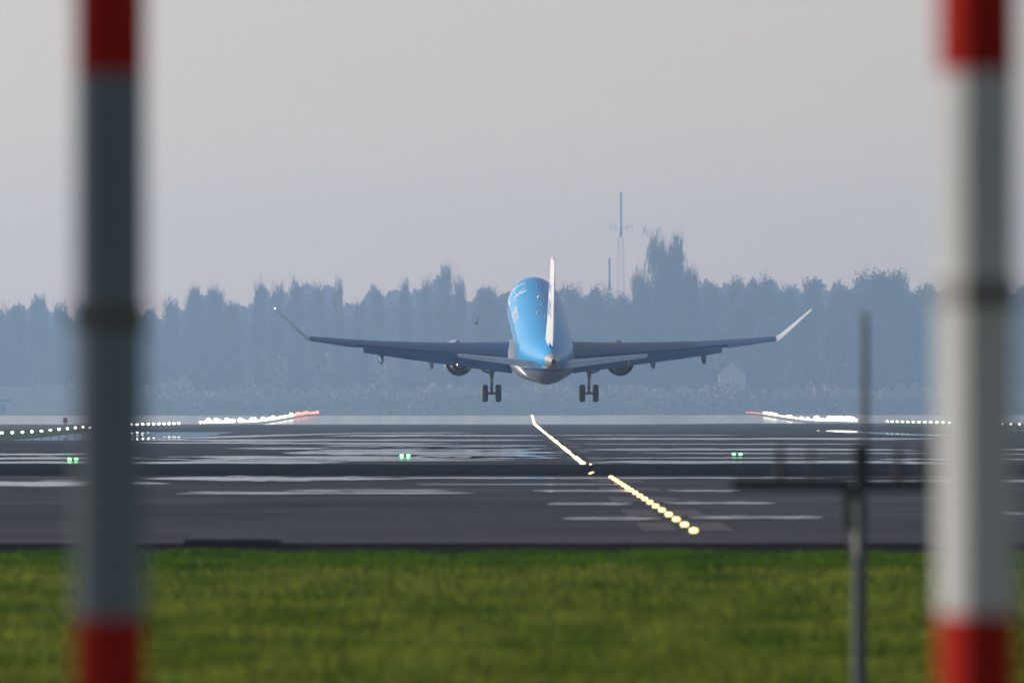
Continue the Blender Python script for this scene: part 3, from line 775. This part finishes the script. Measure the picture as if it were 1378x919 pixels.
# ------------------------------------------------------------------ thin monitoring mast in the grass
def mast():
    d = 40.0; cx = 1159
    def X(x): return (x - cx) * d / F
    def Z(y): return EYE - (y - 558) * d / F
    base = Vector(((cx - 700) * d / F, d, 0))
    root = empty('instrument_mast', base); tag(root, 'slim grey instrument mast with thin whip and crossbar in the grass', 'mast')
    g = mat('galvanised', (.042, .058, .072), .6, metal=.2); g2 = mat('dark_box', (.018, .026, .034), .8)
    bm = bmesh.new(); tube(bm, (X(1157), 0, 0), (X(1157), 0, Z(648)), .026, .026, 12); bobj('lower_post', bm, g, root)
    bm = bmesh.new(); tube(bm, (X(1164), 0, Z(604)), (X(1164), 0, Z(420)), .014, .011, 10); bobj('whip', bm, mat('whip_grey', (.08, .09, .09), .7), root)
    bm = bmesh.new(); box(bm, X(1149), X(1170), -.03, .03, Z(660), Z(598)); bobj('equipment_box', bm, g2, root, sm=False)
    bm = bmesh.new(); box(bm, X(985), X(1262), .035, .06, Z(661), Z(645)); bar = bobj('crossbar', bm, g2, root, sm=False)
    bm = bmesh.new(); box(bm, X(1134), X(1147), -.02, .03, Z(712), Z(658)); bobj('junction_box', bm, M['clamp'], root, sm=False)
    bm = bmesh.new(); tube(bm, (X(1150), -.03, Z(672)), (X(1153), -.03, Z(750)), .009, .007, 8); bobj('conduit', bm, mat('pale_conduit', (.5, .49, .46), .4), root)  # pale colour stands in for the highlight on the conduit
    bm = bmesh.new()
    pr = None
    for k in range(9):
        t = k / 8; p = Vector((X(1140) + .028 * math.sin(t * 3.14) * -.2 + (X(1150) - X(1140)) * t, -.01, Z(710) - .11 * t - .02 * math.sin(t * 3.14)))
        if pr: tube(bm, pr, p, .005, .005, 6, False)
        pr = p
    bobj('cable', bm, M['clamp'], root)
    for x, r in ((1050, .013), (1092, .008), (1209, .012), (1243, .010)):
        bm = bmesh.new(); tube(bm, (X(x), .047, Z(651)), (X(x), .047, Z(600)), r, r, 8); bobj('upright', bm, g2, bar)
mast()

# black drain cover on the asphalt edge
bm = bmesh.new()
d = 101.2; x0 = (250 - 700) * d / F; x1 = (378 - 700) * d / F
loft(bm, [[Vector((x, y, z + .03)) for x, y in ((x0 + i, d - .55 + i), (x1 - i, d - .55 + i), (x1 - i, d + .55 - i), (x0 + i, d + .55 - i))] for z, i in ((0, 0), (.045, 0), (.055, .03))])
dc = bobj('drain_cover', bm, noisy(mat('black_iron', (.012, .012, .014), .7), (.008, .008, .009), (.02, .02, .022), 5), sm=False)
tag(dc, 'low black cover lying at the edge of asphalt and grass', 'drain cover')
bm = bmesh.new()
for k in range(9): box(bm, x0 + .06 + k * .085, x0 + .10 + k * .085, d - .4, d + .4, .085, .0875 + .002)
bobj('ribs', bm, M['clamp'], dc, sm=False)

# red marker board by the left lights
r_ = empty('marker_post', px(88, 575, 905)); r_.location.z = gz(-37, 905); tag(r_, 'small dark red marker board on a post behind the left lights', 'marker')
bm = bmesh.new(); tube(bm, (0, 0, 0), (0, 0, .55), .04, .04, 8); bobj('post', bm, M['post_dark'], r_)
bm = bmesh.new(); box(bm, -.18, .18, -.03, .03, .55, .95); bobj('board', bm, M['pole_red'], r_, sm=False)

# ------------------------------------------------------------------ trees
def trunk_mesh(H, spread, seed, name):
    rd = random.Random(seed); bm = bmesh.new()
    pts = [Vector((0, 0, 0))]
    for k in range(1, 6): pts.append(Vector((rd.uniform(-.3, .3), rd.uniform(-.3, .3), H * k / 6)))
    for k in range(5): tube(bm, pts[k], pts[k + 1], .5 * (1 - k / 6.5), .5 * (1 - (k + 1) / 6.5), 7, False)
    tips = []
    for k in range(16):
        t = rd.uniform(.22, .8); b = Vector((0, 0, H * t)); a = rd.uniform(0, 6.28); l = spread * rd.uniform(.5, 1.0) * (1.1 - .6 * t)
        m_ = b + Vector((math.cos(a) * l * .5, math.sin(a) * l * .5, H * .07)); e_ = b + Vector((math.cos(a) * l, math.sin(a) * l, H * rd.uniform(.14, .26)))
        tube(bm, b, m_, .16, .11, 5, False); tube(bm, m_, e_, .11, .03, 5, False); tips.append(e_)
        for q in range(3):
            e2 = e_ + Vector((rd.uniform(-1.2, 1.2), rd.uniform(-1.2, 1.2), rd.uniform(1, 3))); tube(bm, m_.lerp(e_, rd.uniform(.3, 1)), e2, .05, .015, 4, False); tips.append(e2)
    me = bpy.data.meshes.new(name); bm.to_mesh(me); bm.free(); me.materials.append(M['bark']); return me

def crown_cloud(H, W, n, seed, style):
    """leaf / twig clumps: small faces spread through uneven lobes; bigger n for denser crowns"""
    r = np.random.default_rng(seed)
    nl = 34; L_ = []
    for k in range(nl):
        t = r.uniform(.2, 1)
        if style == 'round': rad = W * .5 * math.sqrt(max(.04, 1 - (2 * (t - .6) / .86) ** 2))
        elif style == 'column': rad = W * .5 * (1 - .5 * max(0, t - .35))
        else: rad = W * .5 * (1.2 - t * .7)
        a = r.uniform(0, 6.28); q = rad * math.sqrt(r.uniform(0, 1)) * .85 * (1 - .4 * t if style != 'round' else 1)
        s = W * r.uniform(.09, .19) * (1.15 - .4 * t)
        L_.append((math.cos(a) * q, math.sin(a) * q, H * t - s * (2.2 if style != 'round' else 1.4), s, s * r.uniform(1.3, 2.2 if style != 'round' else 1.5)))
    w_ = np.array([l[3] ** 2 for l in L_]); k = r.choice(nl, n, p=w_ / w_.sum())
    L_ = np.array(L_)[k]
    v = np.clip(r.normal(size=(n, 3)) * .72, -1.9, 1.9)
    c = np.c_[L_[:, 0] + v[:, 0] * L_[:, 3], L_[:, 1] + v[:, 1] * L_[:, 3], L_[:, 2] + v[:, 2] * L_[:, 4]]
    c[:, 2] = np.maximum(c[:, 2], .5)
    a = r.normal(size=(n, 3)); a /= np.linalg.norm(a, axis=1)[:, None]
    if style == 'bare' or style == 'column':      # upright twig bundles
        a = a * np.array([.35, .35, .4]) + np.array([0, 0, 1.0]); a /= np.linalg.norm(a, axis=1)[:, None]; la, lb = (.5, 1.3), (.05, .15)
    else: la, lb = (.18, .42), (.08, .22)
    b = np.cross(a, r.normal(size=(n, 3))); b /= np.linalg.norm(b, axis=1)[:, None]
    a = a * r.uniform(*la, n)[:, None]; b = b * r.uniform(*lb, n)[:, None]
    V = np.empty((n * 4, 3)); V[0::4] = c - a - b * .6; V[1::4] = c - a * .4 + b; V[2::4] = c + a; V[3::4] = c + a * .1 - b
    return V
def crown_mesh(H, W, n, seed, style, m, name='crown'):
    V = crown_cloud(H, W, n, seed, style)
    me = bpy.data.meshes.new(name); me.vertices.add(len(V)); me.vertices.foreach_set('co', V.astype(np.float32).ravel())
    me.loops.add(len(V)); me.loops.foreach_set('vertex_index', np.arange(len(V), dtype=np.int32))
    me.polygons.add(n); me.polygons.foreach_set('loop_start', np.arange(0, n * 4, 4, dtype=np.int32)); me.update(calc_edges=True)
    me.materials.append(m); return me
M['dry_reed'] = leaf_mat('dry_reed', (.16, .15, .12), (.30, .28, .22))  # paled to imitate ground mist at the tree bases
TH, TW = 30.0, 10.0
protos = {}
for st_, m_, n_ in (('bare', M['twig_brown'], 5000), ('round', M['leaf_green'], 12000), ('column', M['leaf_dark'], 10000)):
    protos[st_] = [(trunk_mesh(TH, TW * .5, 50 + k, 'trunk'), crown_mesh(TH, TW, n_, 90 + k, st_, m_)) for k in range(4)]
tc_ = 0
def tree(x, top, wpx, style, label, d=3600, group='trees of the hazy far tree line'):
    global tc_
    tm, cm = protos[style][tc_ % 4]; tc_ += 1
    H = (558 - top) * d / F + EYE - .98; W = wpx * 1.12 * d / F
    root = empty('tree', ((x - 700) * d / F, d, .98), (0, 0, tc_ * 1.3)); root.scale = (W / TW, W / TW, H / TH)
    tag(root, label, 'tree', group)
    for nm, me_ in (('trunk', tm), ('crown', cm)):
        o = bpy.data.objects.new(nm, me_); C.objects.link(o); o.parent = root
TR = [
    (-8, 408, 60, 'bare', 'hazy bare tree at the left edge of the photo'),
    (22, 407, 46, 'bare', 'hazy tree second from the left edge, broad feathery top'),
    (52, 400, 40, 'bare', 'hazy tree with a thin spiky top left of the left pole'),
    (82, 410, 44, 'bare', 'low hazy tree just left of the left pole'),
    (118, 408, 44, 'bare', 'hazy tree hidden behind the left pole, its left side'),
    (160, 404, 50, 'bare', 'hazy tree hidden behind the left pole'),
    (190, 425, 40, 'bare', 'low hazy tree just right of the left pole'),
    (232, 404, 46, 'bare', 'bare tree on the left slope of the first hump right of the left pole'),
    (263, 385, 46, 'bare', 'tall bare tree at the left peak of the first hump right of the left pole'),
    (288, 384, 42, 'bare', 'bare tree at the right peak of the first hump right of the left pole'),
    (312, 407, 40, 'bare', 'lower bare tree on the right slope of the first hump'),
    (350, 382, 34, 'bare', 'bare tree above and left of the left winglet tip'),
    (374, 380, 34, 'bare', 'bare tree right above the left winglet tip'),
    (398, 374, 34, 'bare', 'tallest bare tree of the group over the left winglet'),
    (428, 384, 34, 'bare', 'bare tree over the bend between left wing and winglet'),
    (455, 378, 26, 'bare', 'narrow bare tree at the right end of the group over the left winglet'),
    (484, 404, 34, 'bare', 'low bare tree in the dip right of the winglet group'),
    (507, 384, 32, 'bare', 'bare tree over the outer end of the left flap'),
    (545, 378, 30, 'bare', 'narrow bare tree between the tall feathery one and the dip'),
    (573, 378, 32, 'bare', 'bare tree touching the left side of the tall feathery tree'),
    (599, 356, 44, 'bare', 'tall feathery bare tree left of the bird and airliner'),
    (619, 371, 26, 'bare', 'bare tree on the right shoulder of the tall feathery tree'),
    (655, 390, 50, 'round', 'rounded bushy tree between the tall feathery tree and the fuselage'),
    (690, 398, 46, 'round', 'rounded tree behind the left side of the fuselage'),
    (768, 384, 56, 'round', 'rounded tree just right of the white fin'),
    (808, 386, 46, 'round', 'rounded tree below the short far mast'),
    (838, 398, 34, 'round', 'low tree under the tall lattice mast'),
    (862, 368, 44, 'column', 'shorter dark tree on the left side of the tall dark clump'),
    (887, 318, 48, 'column', 'tallest dark tree of the skyline, left half of the clump'),
    (909, 319, 44, 'column', 'tall dark tree, right half of the tallest clump'),
    (928, 362, 42, 'column', 'shorter dark tree on the right side of the tall dark clump'),
    (958, 384, 46, 'round', 'rounded tree just right of the tall dark clump'),
    (992, 374, 50, 'round', 'rounded tree between the tall dark clump and the right winglet, left one'),
    (1026, 372, 48, 'round', 'rounded tree above and left of the right winglet'),
    (1062, 388, 40, 'round', 'low rounded tree left of the lit winglet tip'),
    (1092, 378, 46, 'round', 'rounded tree above the lit winglet tip'),
    (1132, 386, 48, 'round', 'rounded tree left of the instrument mast whip'),
    (1172, 364, 64, 'round', 'broad domed tree above the instrument mast whip'),
    (1206, 368, 56, 'round', 'domed tree right of the instrument mast whip'),
    (1243, 388, 56, 'round', 'rounded tree beside the left edge of the right pole'),
    (1290, 380, 60, 'round', 'rounded tree hidden behind the right pole'),
    (1345, 384, 60, 'round', 'rounded tree at the right edge of the photo behind the pole'),
    (1392, 378, 60, 'round', 'rounded tree at the right edge of the photo'),
]
for i, t in enumerate(TR): tree(*t[:4], t[4], d=3560 + (i * 37 % 90))

# the wood behind and between them reads as one mass
prof_x = [-400, 0, 60, 100, 205, 240, 270, 300, 325, 350, 400, 455, 470, 505, 545, 560, 597, 628, 660, 700, 770, 840, 870, 930, 990, 1040, 1090, 1180, 1240, 1378, 1800]
prof_t = [422, 424, 418, 430, 436, 416, 404, 404, 424, 402, 396, 398, 420, 402, 398, 406, 386, 410, 402, 404, 400, 414, 396, 396, 390, 392, 396, 384, 398, 400, 405]
def wood_mass(name, n, d0, d1, x0, x1, topoff, m, label, lo=0.0, size=(.5, 1.4), flat=None):
    x = rng.uniform(x0, x1, n); d = rng.uniform(d0, d1, n)
    top = np.interp(x, prof_x, prof_t) + topoff + 7 * np.sin(x * .21) + 5 * np.sin(x * .083 + 1) + rng.normal(size=n) * 3
    if flat: top = flat + 4 * np.sin(x * .05) + 3 * np.sin(x * .31) + rng.normal(size=n) * 1.5
    ht = (558 - top) * d / F
    z = .98 + lo + (ht - lo) * rng.random(n) ** (1.5 if 'reed' in m.name else .75)
    c = np.c_[(x - 700) * d / F, d, z]
    a = rng.normal(size=(n, 3)) * np.array([.5, .5, 1]); a /= np.linalg.norm(a, axis=1)[:, None]
    b = np.cross(a, rng.normal(size=(n, 3))); b /= np.linalg.norm(b, axis=1)[:, None]
    a *= rng.uniform(*size, n)[:, None]; b *= rng.uniform(size[0] * .5, size[1] * .6, n)[:, None]
    V = np.empty((n * 4, 3)); V[0::4] = c - a; V[1::4] = c - a * .2 + b; V[2::4] = c + a; V[3::4] = c + a * .2 - b
    tag(np_mesh(name, V, 4, np.arange(n * 4), m), label, 'woodland', kind='stuff')
wood_mass('woodland', 130000, 4500, 4900, -300, 1700, -3, M['leaf_dark'], 'hazy blue grey wood behind the single trees', 0, (.9, 2.4))
wood_mass('thicket', 70000, 3900, 4050, -300, 1700, 16, M['twig_brown'], 'hazy thicket filling the gaps between the single trees', 0, (.6, 1.8))
wood_mass('undergrowth', 60000, 3620, 3680, -300, 1700, 84, M['dry_reed'], 'hazy undergrowth at the foot of the far trees', 0, (.5, 1.4))

wood_mass('hedgerow', 40000, 3440, 3470, -300, 1700, 0, M['dry_reed'], 'low pale reedy hedgerow in front of the far houses', 0, (.5, 1.2), flat=522)  # hedgerow colour paled to imitate ground mist

# ------------------------------------------------------------------ masts
def lattice_mast(x, top, d, wb, wt, label, arms):
    z0 = .98; H = (558 - top) * d / F + EYE - z0
    root = empty('lattice_mast', ((x - 700) * d / F, d, z0)); tag(root, label, 'mast')
    m = mat('mast_steel', (.22, .23, .25), .5, metal=.4)
    bm = bmesh.new(); hf = .80; n = 16
    def w_at(t): return wb + (wt - wb) * t
    for sx, sy in ((1, 1), (1, -1), (-1, 1), (-1, -1)):
        tube(bm, (sx * wb / 2, sy * wb / 2, 0), (sx * wt / 2, sy * wt / 2, H * hf), .13, .09, 5)
    for k in range(n):
        t0 = k / n; t1 = (k + 1) / n; a = w_at(t0) / 2; b = w_at(t1) / 2; za = H * hf * t0; zb = H * hf * t1
        for s in (-1, 1):
            tube(bm, (-a, s * a, za), (b, s * b, zb), .05, .05, 4); tube(bm, (a, s * a, za), (-b, s * b, zb), .05, .05, 4)
            tube(bm, (s * a, -a, za), (s * b, b, zb), .05, .05, 4)
            tube(bm, (-b, s * b, zb), (b, s * b, zb), .05, .05, 4)
    bobj('lattice_tower', bm, m, root, sm=False)
    bm = bmesh.new(); lathe(bm, [(.35, H * hf), (.55, H * hf + .3), (.55, H * hf + 3), (.40, H * hf + 3.4), (.40, H), (0, H + .2)], (0, 0, 0), (0, 0, 1), 10); bobj('antenna_column', bm, mat('antenna_paint', (.12, .2, .24), .5), root)
    if arms:
        bm = bmesh.new(); tube(bm, (-4.0, 0, H * .84), (4.2, 0, H * .845), .10, .10, 6)
        for q in (-3.9, -2.0, 2.2, 4.1): tube(bm, (q, 0, H * .825), (q, 0, H * .865), .12, .12, 6)
        bobj('crossarm', bm, m, root, sm=False)
lattice_mast(835.5, 259, 4050, 4.4, 1.7, 'tall slender lattice mast with crossarm rising over the trees', True)
lattice_mast(820, 348, 4030, 3.2, 2.2, 'short hazy mast just left of the tall lattice mast', False)

# ------------------------------------------------------------------ far buildings
M['pale_wall'] = noisy(mat('pale_wall', (.6, .6, .6), .6), (.48, .43, .41), (.58, .53, .51), .3)
M['weathered_wall'] = noisy(mat('weathered_wall', (.3, .3, .3), .8), (.22, .21, .20), (.32, .31, .30), .6)
M['brick'] = noisy(mat('brick_wall', (.2, .14, .11), .8), (.16, .11, .09), (.24, .17, .13), 2)
M['tile'] = mat('roof_tiles', (.22, .17, .15), .7)
M['sheet_metal'] = noisy(mat('sheet_metal', (.38, .40, .42), .45), (.34, .36, .38), (.44, .46, .48), .5, stretch=(4, 1, .1))
def house(x, ytop, wpx, d, label, gable=True, wall='weathered_wall', name='house'):
    z0 = .9; W = wpx * d / F; H = (558 - ytop) * d / F + EYE - z0; e_ = H - W * .42; D = 9
    root = empty(name, ((x - 700) * d / F, d, z0)); tag(root, label, 'house')
    bm = bmesh.new(); box(bm, -W / 2, W / 2, 0, D, 0, e_ * .62); bobj('lower_wall', bm, M['brick'], root, sm=False)
    bm = bmesh.new(); pts = [(-W / 2, e_ * .62), (W / 2, e_ * .62), (W / 2, e_), (0, H - .15), (-W / 2, e_)]
    loft(bm, [[Vector((a, y, b)) for a, b in pts] for y in (.003, D - .003)]); bobj('gable_wall', bm, M[wall], root, sm=False)
    bm = bmesh.new()
    for s in (-1, 1):
        a = Vector((s * (W / 2 + .3), 0, e_ - .25)); b = Vector((0, 0, H))
        loft(bm, [[Vector((a.x, y, a.z)), Vector((b.x + s * .0, y, b.z)), Vector((b.x, y, b.z + .2)), Vector((a.x, y, a.z + .2))] for y in (-.3, D + .3)])
    rf = bobj('roof', bm, M['tile'], root, sm=False)
    bm = bmesh.new(); box(bm, W * .12, W * .12 + .7, 5, 5.7, H - 1.4, H + .8); bobj('chimney', bm, M['brick'], rf, sm=False)
    for q in (-.2, .2):
        bm = bmesh.new(); box(bm, q * W - .45, q * W + .45, -.03, .01, e_ * .68, e_ * .68 + 1.2); bobj('window', bm, M['glass'], root, sm=False)
house(986, 489, 36, 3500, 'pale gabled house in the haze below the right wing', wall='pale_wall')
house(245, 505, 24, 3510, 'small pale roofed house in the haze right of the left pole')
house(262, 541, 14, 3400, 'tiny pale shed above the left band of lights', name='shed')
house(343, 527, 24, 3500, 'low pale house in the haze above the left band of lights')
house(470, 532, 22, 3400, 'small pinkish building in the haze below the left wing', wall='brick')
house(920, 520, 22, 3505, 'faint pale house in the haze left of the brighter gabled one')
# long warehouse at far left
d = 3300; z0 = .9; H = (558 - 520) * d / F + .3; xa = (-260 - 700) * d / F; xb = (150 - 700) * d / F
wh = empty('warehouse', ((xa + xb) / 2, d, z0)); tag(wh, 'long low pale warehouse with flat roof at the far left', 'building')
bm = bmesh.new(); hw = (xb - xa) / 2; box(bm, -hw, hw, 0, 30, 0, H - .5); wl_ = bobj('wall', bm, M['sheet_metal'], wh, sm=False)
bm = bmesh.new(); box(bm, -hw - .3, hw + .3, -.4, 30.4, H - .5, H); bobj('roof', bm, M['pale_wall'], wh, sm=False)
for k in range(6):
    bm = bmesh.new(); q = -hw + 5 + k * 10; box(bm, q, q + 4, -.05, .02, 0, 3.6); bobj('door', bm, M['wing_grey'], wh, sm=False)
for k in range(12):
    bm = bmesh.new(); q = -hw + 2 + k * 5; box(bm, q, q + 3.4, -.04, .02, 4.1, 4.9); bobj('window', bm, M['glass'], wh, sm=False)

# ------------------------------------------------------------------ haze
bm = bmesh.new(); box(bm, -1400, 1400, -30, 5100, -1.6, 92)
hz = bobj('haze', bm, None, sm=False) if False else None
me = bpy.data.meshes.new('haze'); bm.to_mesh(me); bm.free()
hm = bpy.data.materials.new('haze'); hm.use_nodes = True; t = hm.node_tree; t.nodes.clear()
o_ = t.nodes.new('ShaderNodeOutputMaterial'); pv = t.nodes.new('ShaderNodeVolumePrincipled')
pv.inputs['Color'].default_value = (*HAZE_COLOR, 1); pv.inputs['Density'].default_value = HAZE_DENSITY; pv.inputs['Anisotropy'].default_value = .6
t.links.new(pv.outputs[0], o_.inputs['Volume'])
hz = link('haze', me, hm); tag(hz, 'pale blue haze over the airfield', kind='stuff')
